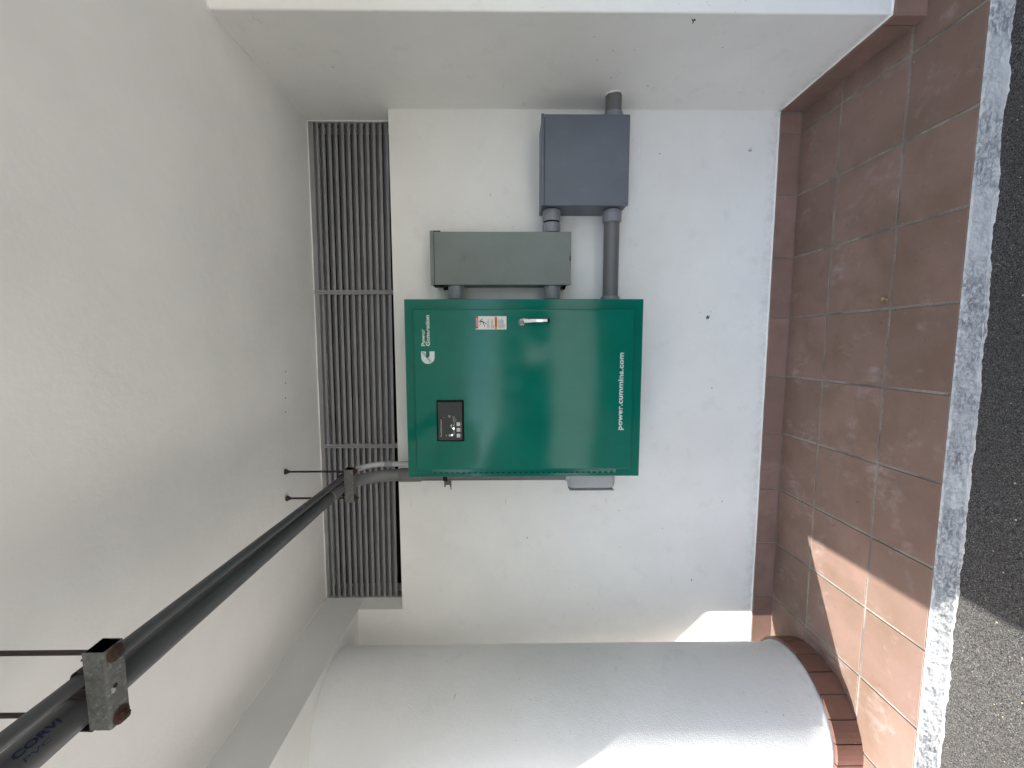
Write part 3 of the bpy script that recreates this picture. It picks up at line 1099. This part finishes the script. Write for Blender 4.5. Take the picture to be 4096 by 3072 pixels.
# three short nipples
def nipple(xa, xb, z, r, label, dark):
    t = empty('conduit_nipple', ((xa + xb) / 2, CY, z), label, 'conduit', 'short conduit nipples between the boxes')
    L = xa - xb
    if dark == 'mid':
        fitting('adapter', (xa, CY, z), (-1, 0, 0), L * .50, r, t, M['fitting'])
        bm = bmesh.new(); lathe_axis(bm, (xa - L * .505, CY, z), (-1, 0, 0), [(0, r * .97), (L * .06, r * .97)], 40)
        fin('thread_ring', bm, M['black'], t, smooth=.6)
        fitting('adapter', (xa - L * .57, CY, z), (-1, 0, 0), L * .43, r * .99, t, M['fitting'])
    else:
        fitting('adapter', (xa, CY, z), (-1, 0, 0), L * .76, r, t, M['fitting'])
        bm = bmesh.new(); lathe_axis(bm, (xa - L * .765, CY, z), (-1, 0, 0), [(0, r * .93), (L * .06, r * .90), (L * .10, r * 1.04), (L * .20, r * 1.04)], 40)
        fin('thread_ring', bm, M['black'], t, smooth=.6)
nipple(-.4072, -.5125, 1.250, .0410, 'short ribbed conduit nipple between the blue grey box and the grey green box', 'mid')
nipple(-.7655, -.8500, 1.715, .0395, 'upper ribbed conduit nipple between the grey green box and the green cabinet', 'end')
nipple(-.7655, -.8500, 1.246, .0385, 'lower ribbed conduit nipple between the grey green box and the green cabinet', 'end')

# ================================================================== LEFT HAND VERTICAL CONDUIT + CONDUIT BODY
BX, BY = -1.7165, -.075
lb = empty('access_fitting', (-1.73, BY, .915), 'pale grey rounded conduit fitting low on the left side of the green cabinet', 'conduit fitting')
bm = bmesh.new()
box(bm, -1.7905, -1.660, BY - .038, BY + .034, .915, 1.157, .030, 6)
fin('housing', bm, M['pvc_light'], lb, smooth=.9)
bm = bmesh.new()
box(bm, -1.7945, -1.7880, BY - .036, BY + .032, .922, 1.150, .003, 2)
fin('cover_plate', bm, M['pvc_light'], lb, smooth=.6)
bm = bmesh.new(); lathe_axis(bm, (BX, BY, 1.140), (0, 0, 1), [(0, .0345), (.028, .0345), (.030, .033)], 32)
fin('hub', bm, M['pvc_light'], lb, smooth=.6)

def elbow_path(x0, y0, z0, R, x1, zend, n=14):
    """vertical at (x0,y0) up to z0, bending towards the camera with radius R"""
    pts = []
    for k in range(n + 1):
        a = pi / 2 * k / n
        pts.append(Vector((x0 + (x1 - x0) * (k / n) ** 1.5, y0 - R * (1 - cos(a)), z0 + (zend - z0) * sin(a))))
    return pts

lc = empty('ceiling_conduit', (BX, BY, 1.17), 'thick grey conduit rising beside the green cabinet and running out below the ceiling', 'conduit')
bm = bmesh.new(); sweep(bm, [(BX, BY, 1.168), (BX, BY, 1.60), (BX, BY, 2.012)], .0302, 40)
fin('riser', bm, M['pvc'], lc, smooth=.6)
bm = bmesh.new(); lathe_axis(bm, (BX, BY, 1.908), (0, 0, 1), [(0, .0340), (.002, .0352), (.110, .0352), (.112, .0340)], 40)
fin('coupling', bm, M['pvc'], lc, smooth=.6)
Bf = Vector((-1.7200, -.25, 2.2572)); Bn = Vector((-1.7585, -1.38, 2.2995)); bd = (Bn - Bf).normalized()
Rb = .205
ep = elbow_path(BX, BY, 2.012, Rb, -1.7205, 2.2585)
bm = bmesh.new(); sweep(bm, ep, .0302, 40)
fin('elbow', bm, M['pvc'], lc, smooth=.6)
s0 = Bf + bd * ((-.25 - ep[-1].y) / 1.0)
s0 = ep[-1]
bm = bmesh.new(); sweep(bm, [s0, Bf + bd * .3, Bn, Bn + bd * .6, Bn + bd * 1.9], .0315, 48)
run = fin('straight_run', bm, M['pvc_backlit'], lc, smooth=.6)
bm = bmesh.new(); sweep(bm, [s0 - bd * .002, s0 + bd * .030, s0 + bd * .085, s0 + bd * .087], [.0335, .0345, .0340, .031], 40)
fin('bell_end', bm, M['pvc'], lc, smooth=.6)

def wrap_text(name, s, A, d, start, L, h, ang0, up_n, r, mat, parent, bold=.02, flip=False):
    """text laid on a cylinder: runs along d from A+d*start; letter height wraps round; ang0 = direction (unit vector) of the text's middle"""
    bm, a, b, c, e = text_bm(s, bold)
    d = Vector(d).normalized(); n0 = Vector(ang0); n0 = (n0 - d * n0.dot(d)).normalized()
    t0 = Vector(up_n); t0 = d.cross(n0).normalized()
    if t0.dot(Vector(up_n)) < 0:
        t0 = -t0
    bmesh.ops.triangulate(bm, faces=list(bm.faces))
    bmesh.ops.subdivide_edges(bm, edges=list(bm.edges), cuts=1)
    bmesh.ops.triangulate(bm, faces=list(bm.faces))
    bmesh.ops.subdivide_edges(bm, edges=list(bm.edges), cuts=1)
    for v in bm.verts:
        u = start + (v.co.x - a) / (b - a) * L
        th = ((v.co.y - c) / (e - c) - .5) * h / r
        v.co = Vector(A) + d * u + (n0 * cos(th) + t0 * sin(th)) * (r + .0006)
    return fin(name, bm, mat, parent)

wrap_text('printed_mark', 'CORVI', Bf, bd, 1.252, -.070, .0125, (.86, -.08, -.50), (0.0, .1, 1), .0315, M['blueink'], run, .03)
wrap_text('printed_mark', 'PVC', Bf, bd, 1.246, -.040, .0075, (.52, -.08, -.85), (0.0, .1, 1), .0315, M['blueink'], run, .0)
riser = [c for c in lc.children if c.name.startswith('riser')][0]
wrap_text('printed_line', '2" SCH-40 RIGID PVC CONDUIT ABOVE GROUND AND UNDERGROUND SUNLIGHT RESISTANT', (BX, BY, 0), (0, 0, 1), 1.37, .52, .0075,
          (-.62, -.78, 0), (-1, 0, 0), .0302, M['ink'], riser, .0)

# small conduit
sc = empty('ceiling_conduit', (-1.6585, -.08, 1.92), 'thin grey conduit running beside the thick one from cabinet top to ceiling hangers', 'conduit')
SX = -1.6575
bm = bmesh.new(); sweep(bm, [(SX, -.080, 1.915), (SX, -.080, 2.055)], .0134, 28)
fin('riser', bm, M['pvc_light'], sc, smooth=.6)
bm = bmesh.new(); lathe_axis(bm, (SX, -.080, 2.052), (0, 0, 1), [(0, .0160), (.001, .0168), (.038, .0168), (.040, .0158)], 28)
fin('coupling', bm, M['fitting'], sc, smooth=.6)
Sf = Vector((-1.6715, -.25, 2.2395)); Sn = Vector((-1.689, -1.38, 2.2818)); sdv = (Sn - Sf).normalized()
sp = elbow_path(SX, -.080, 2.090, .150, -1.671, 2.2390)
bm = bmesh.new(); sweep(bm, sp, .0134, 28)
sel = fin('elbow', bm, M['pvc_light'], sc, smooth=.6)
bm = bmesh.new(); sweep(bm, [sp[-1], Sf + sdv * .3, Sn, Sn + sdv * .6, Sn + sdv * 1.9], .0134, 32)
fin('straight_run', bm, M['pvc_backlit'], sc, smooth=.6)
wrap_text('printed_mark', 'CANTEX', sp[8], (sp[11] - sp[6]), -.030, .060, .011, (.15, -.75, -.6), (1, 0, 0), .0136, M['ink'], sel, .01)

# clamp on the riser beside the cabinet
cl = empty('pipe_clamp', (-1.745, BY, 1.78), 'small dark pipe clamp on the riser at the left edge of the green cabinet', 'clamp')
bm = bmesh.new(); lathe_axis(bm, (BX, BY, 1.772), (0, 0, 1), [(0, .0330), (.022, .0330)], 24); fin('band', bm, M['black'], cl, smooth=.6)
bm = bmesh.new(); box(bm, -1.779, -1.742, BY - .012, BY + .012, 1.757, 1.763, .001); fin('ear', bm, M['galv'], cl)
bm = bmesh.new(); box(bm, -1.768, -1.745, BY - .010, BY + .010, 1.7635, 1.7850, .001); fin('bracket', bm, M['galv'], cl)
bm = bmesh.new(); box(bm, -1.779, -1.742, BY - .012, BY + .012, 1.7855, 1.7915, .001); fin('ear', bm, M['galv'], cl)
bm = bmesh.new(); lathe_axis(bm, (-1.745, BY - .005, 1.758), (-1, 0, 0), [(0, .0022), (.048, .0022), (.050, .0008)], 8); fin('screw', bm, M['rust'], cl)

# ================================================================== TRAPEZE HANGERS
def hanger(yf, x0, x1, z0, rodL_x, rodR_x, label, det):
    """strut channel (open side up) hung on two rods; yf = front face"""
    hg = empty('trapeze_hanger', ((x0 + x1) / 2, yf + .02, z0), label, 'pipe hanger', 'trapeze hangers carrying the conduits')
    w = .041; h = .041; t = .0026
    z1 = z0 + h
    bm = bmesh.new()
    prof = [(0, h), (0, .004), (.0012, .0012), (.004, 0), (w - .004, 0), (w - .0012, .0012), (w, .004), (w, h), (w - .009, h), (w - .009, h - .006),
            (w - .0065, h - .006), (w - .0065, h - t), (w - t, h - t), (w - t, .0045), (w - .005, t), (.005, t), (t, .0045), (t, h - t), (.0065, h - t),
            (.0065, h - .006), (.009, h - .006), (.009, h)]
    va = [bm.verts.new((x0, yf + y, z0 + z)) for y, z in prof]
    vb = [bm.verts.new((x1, yf + y, z0 + z)) for y, z in prof]
    f1 = bm.faces.new(va); f2 = bm.faces.new(vb[::-1])
    for i in range(len(prof)):
        j = (i + 1) % len(prof)
        bm.faces.new((va[i], va[j], vb[j], vb[i]))
    bmesh.ops.triangulate(bm, faces=[f1, f2])
    fin('strut_channel', bm, M['galv'], hg)
    for rx in (rodL_x, rodR_x):
        ry = yf + .0205
        bm = bmesh.new()
        pts = []; L = CZ - z0 + .016
        lathe_axis(bm, (rx, ry, z0 - .016), (0, 0, 1), [(0, .0040), (.001, .0048), (L - .001, .0048), (L, .0046)], 12)
        rd = fin('threaded_rod', bm, M['rod'], hg, smooth=.6)
        bm = bmesh.new()
        lathe_axis(bm, (rx, ry, z0 - .0032), (0, 0, 1), [(0, .0155), (.0006, .0165), (.0026, .0165), (.0030, .0155)], 20)
        fin('washer', bm, M['rust'], hg, smooth=.6)
        bm = bmesh.new()
        lathe_axis(bm, (rx, ry, z0 - .0128), (0, 0, 1), [(0, .0082), (.0015, .0100), (.0085, .0100), (.0095, .0094)], 6)
        fin('nut', bm, M['rust'], hg)
        if det:
            bm = bmesh.new()
            lathe_axis(bm, (rx, ry, CZ - .0175), (0, 0, 1), [(0, .0068), (.004, .0072), (.009, .0105), (.0130, .0128), (.0170, .0132)], 16)
            fin('anchor_cup', bm, M['rod'], hg, smooth=.6)
    return hg

hf = hanger(-.2705, -1.785, -1.628, 2.1855, -1.7705, -1.6420, 'smaller looking trapeze hanger close to the louvre, its two rods set in the ceiling', True)
hn = hanger(-1.4005, -1.7880, -1.6300, 2.2270, -1.7745, -1.6440, 'nearest trapeze hanger with rusty nuts and a drilled hole', False)
# hole through the near strut, with a scraped halo
bm = bmesh.new(); lathe_axis(bm, (-1.7085, -1.3850, 2.2262), (0, 0, 1), [(0, .0042), (.0009, .0042)], 14); fin('drilled_hole', bm, M['dark'], hn)
rnd = random.Random(3)
bm = bmesh.new()
vs = [bm.verts.new((-1.7140 + .0085 * cos(a) * rnd.uniform(.3, 1.1), -1.390 + .0060 * sin(a) * rnd.uniform(.6, 1.1), 2.2266)) for a in [2 * pi * k / 16 for k in range(16)]]
bm.faces.new(vs); fin('scraped_patch', bm, M['scrape'], hn)
# small spring tabs seen at the end of the near strut
bm = bmesh.new(); box(bm, -1.633, -1.6305, -1.3985, -1.3845, 2.2560, 2.2672, .0006); fin('bent_tab', bm, M['galv'], hn)

def strap(axis_pt, d, r, parent, wing=True):
    """half round clamp over a pipe with feet on the strut"""
    A = Vector(axis_pt); d = Vector(d).normalized()
    u = Vector((1, 0, 0)); u = (u - d * u.dot(d)).normalized(); w = u.cross(d); w = w if w.z > 0 else -w
    bm = bmesh.new()
    path = [(-r - .003, -r * 1.0)]
    for k in range(15):
        a = pi - pi * k / 14
        path.append(((r + .003) * cos(a), (r + .003) * sin(a)))
    path.append((r + .003, -r * 1.0))
    prev = None
    hw = .016
    rows = []
    for i, (x, z) in enumerate(path):
        l = math.hypot(x, z) or 1
        nx, nz_ = (x / l, z / l) if 0 < i < len(path) - 1 else ((1 if x > 0 else -1), 0)
        rows.append([bm.verts.new(A + u * (x + nx * tt) + w * (z + nz_ * tt) + d * s) for s, tt in ((-hw, 0), (hw, 0), (hw, .0026), (-hw, .0026))])
    for a, b in zip(rows, rows[1:]):
        for i in range(4):
            bm.faces.new((a[i], a[(i + 1) % 4], b[(i + 1) % 4], b[i]))
    bm.faces.new(rows[0]); bm.faces.new(rows[-1][::-1])
    fin('pipe_strap', bm, M['rod'], parent)
    if wing:
        for sx in (1,):
            bm = bmesh.new()
            c = A + u * sx * (r + .006) + w * (-r * .25)
            vs = []
            for k in range(9):
                a = pi * k / 8
                vs.append((sx * .020 * sin(a) * .55, .026 * cos(a)))
            for s in (-.004, .004):
                for x, z in vs:
                    bm.verts.new(c + u * x + w * z + d * (s - .012))
            bm.verts.ensure_lookup_table()
            n = len(vs)
            bm.faces.new([bm.verts[i] for i in range(n)]); bm.faces.new([bm.verts[n + i] for i in range(n)][::-1])
            for i in range(n):
                j = (i + 1) % n
                bm.faces.new((bm.verts[i], bm.verts[j], bm.verts[n + j], bm.verts[n + i]))
            fin('clamp_ear', bm, M['rod'], parent)
strap(Bf, bd, .0315, hf, False); strap(Sf, sdv, .0134, hf, True)
strap(Bn, bd, .0315, hn, False); strap(Sn, sdv, .0134, hn, True)

# ================================================================== LITTER
bm = bmesh.new()
rnd = random.Random(11)
g = {}
for i in range(7):
    for j in range(7):
        u, v = (i - 3) / 3, (j - 3) / 3
        k = .62 if (abs(u) + abs(v)) > 1.45 else 1
        x = -.881 + .012 * u * k + rnd.uniform(-.0012, .0012); y = -.526 + .015 * v * k + rnd.uniform(-.0012, .0012)
        g[i, j] = bm.verts.new((x, y, fz(x, y) + .0025 + .006 * abs(u) ** 1.5 + .004 * noise.noise(Vector((u * 3, v * 3, 1)))))
for i in range(6):
    for j in range(6):
        bm.faces.new((g[i, j], g[i + 1, j], g[i + 1, j + 1], g[i, j + 1]))
ex_ = bmesh.ops.solidify(bm, geom=list(bm.faces), thickness=.0006)
lf = fin('dry_leaf', bm, M['leaf'], smooth=.8)
tag(lf, 'small curled tan leaf lying on a brown tile near the kerb', 'leaf')

# a few grit crumbs lying on the tiles and on the road
bm = bmesh.new()
rnd = random.Random(21)
for k in range(150):
    x = rnd.uniform(-3.2, .9); y = rnd.uniform(-.78, -.02); s = rnd.uniform(.0008, .0020)
    if x > PX - .03 and y > PF - .02: continue
    if math.hypot(x - COLX, y - COLY) < .30: continue
    bmesh.ops.create_icosphere(bm, subdivisions=1, radius=s, matrix=Matrix.Translation((x, y, fz(x, y) + s * .4)) @ Matrix.Scale(.6, 4, (0, 0, 1)))
o = fin('grit', bm, M['grout']); tag(o, 'scattered pale grit crumbs on the brown tiles', None, None, 'stuff')
bm = bmesh.new()
for k in range(240):
    x = rnd.uniform(-3.4, 1.1); y = rnd.uniform(-1.25, -.83); s = rnd.uniform(.0012, .0032)
    bmesh.ops.create_icosphere(bm, subdivisions=1, radius=s, matrix=Matrix.Translation((x, y, az(x) + s * .5)) @ Matrix.Scale(.6, 4, (0, 0, 1)))
o = fin('gravel', bm, M['leaf']); tag(o, 'small tan stones scattered on the asphalt', None, None, 'stuff')

# ================================================================== ACROSS THE YARD (behind the camera, added for reflections and light)
fb = empty('reflection_building', (0, -34, -.1), 'low tan building added for reflections across the yard behind the viewer', 'building')
bm = bmesh.new(); box(bm, -26, 22, -40, -34, -.103, 4.2); fin('wall', bm, M['facade'], fb)  # added facade, only for reflections and bounced light
for k in range(9):
    x = -23 + k * 5.2
    bm = bmesh.new(); box(bm, x, x + 2.4, -34.0, -33.94, 1.0, 2.7); fin('window', bm, M['window'], fb)

# unseen clipped shrubs added to darken the reflections in the cabinet door
for i, (xc, w, h, lab) in enumerate(((-9.5, 4.6, 1.15, 'long clipped hedge added for reflections across the lane, farthest left'), (-3.4, 5.2, 1.30, 'tall clipped hedge added for reflections across the lane facing the column'),
                               (2.6, 4.4, 1.05, 'low clipped hedge added for reflections across the lane facing the cabinet'), (8.6, 5.0, 1.25, 'clipped hedge added for reflections across the lane, farthest right'))):
    bm = bmesh.new()
    t = bmesh.new()
    bmesh.ops.create_icosphere(t, subdivisions=6, radius=1.0)
    for v in t.verts:
        c = v.co.copy()
        k = 1.0 / max(abs(c.x), abs(c.y), abs(c.z)) ** .75
        p = Vector((c.x * k * w / 2, c.y * k * .55, c.z * k * h / 2))
        n = .13 * noise.noise(p * 3 + Vector((i * 7, 0, 0))) + .07 * noise.noise(p * 11) + .04 * noise.noise(p * 27)
        v.co = p * (1 + n * .5) + Vector((xc, -8.6, h / 2 - .13)) + c * n
    merge(bm, t)
    sh = fin('hedge', bm, M['hedge'], smooth=4)
    tag(sh, lab, 'hedge', 'clipped hedges added for reflections across the lane')

bm = bmesh.new(); box(bm, -8.6, -8.3, -22, 6, -.103, 3.6)  # unseen wall added to hold back skylight from the left
o = fin('screening_wall', bm, M['screening']); tag(o, 'tall grey boundary wall added out of view on the left to cut skylight', 'wall')
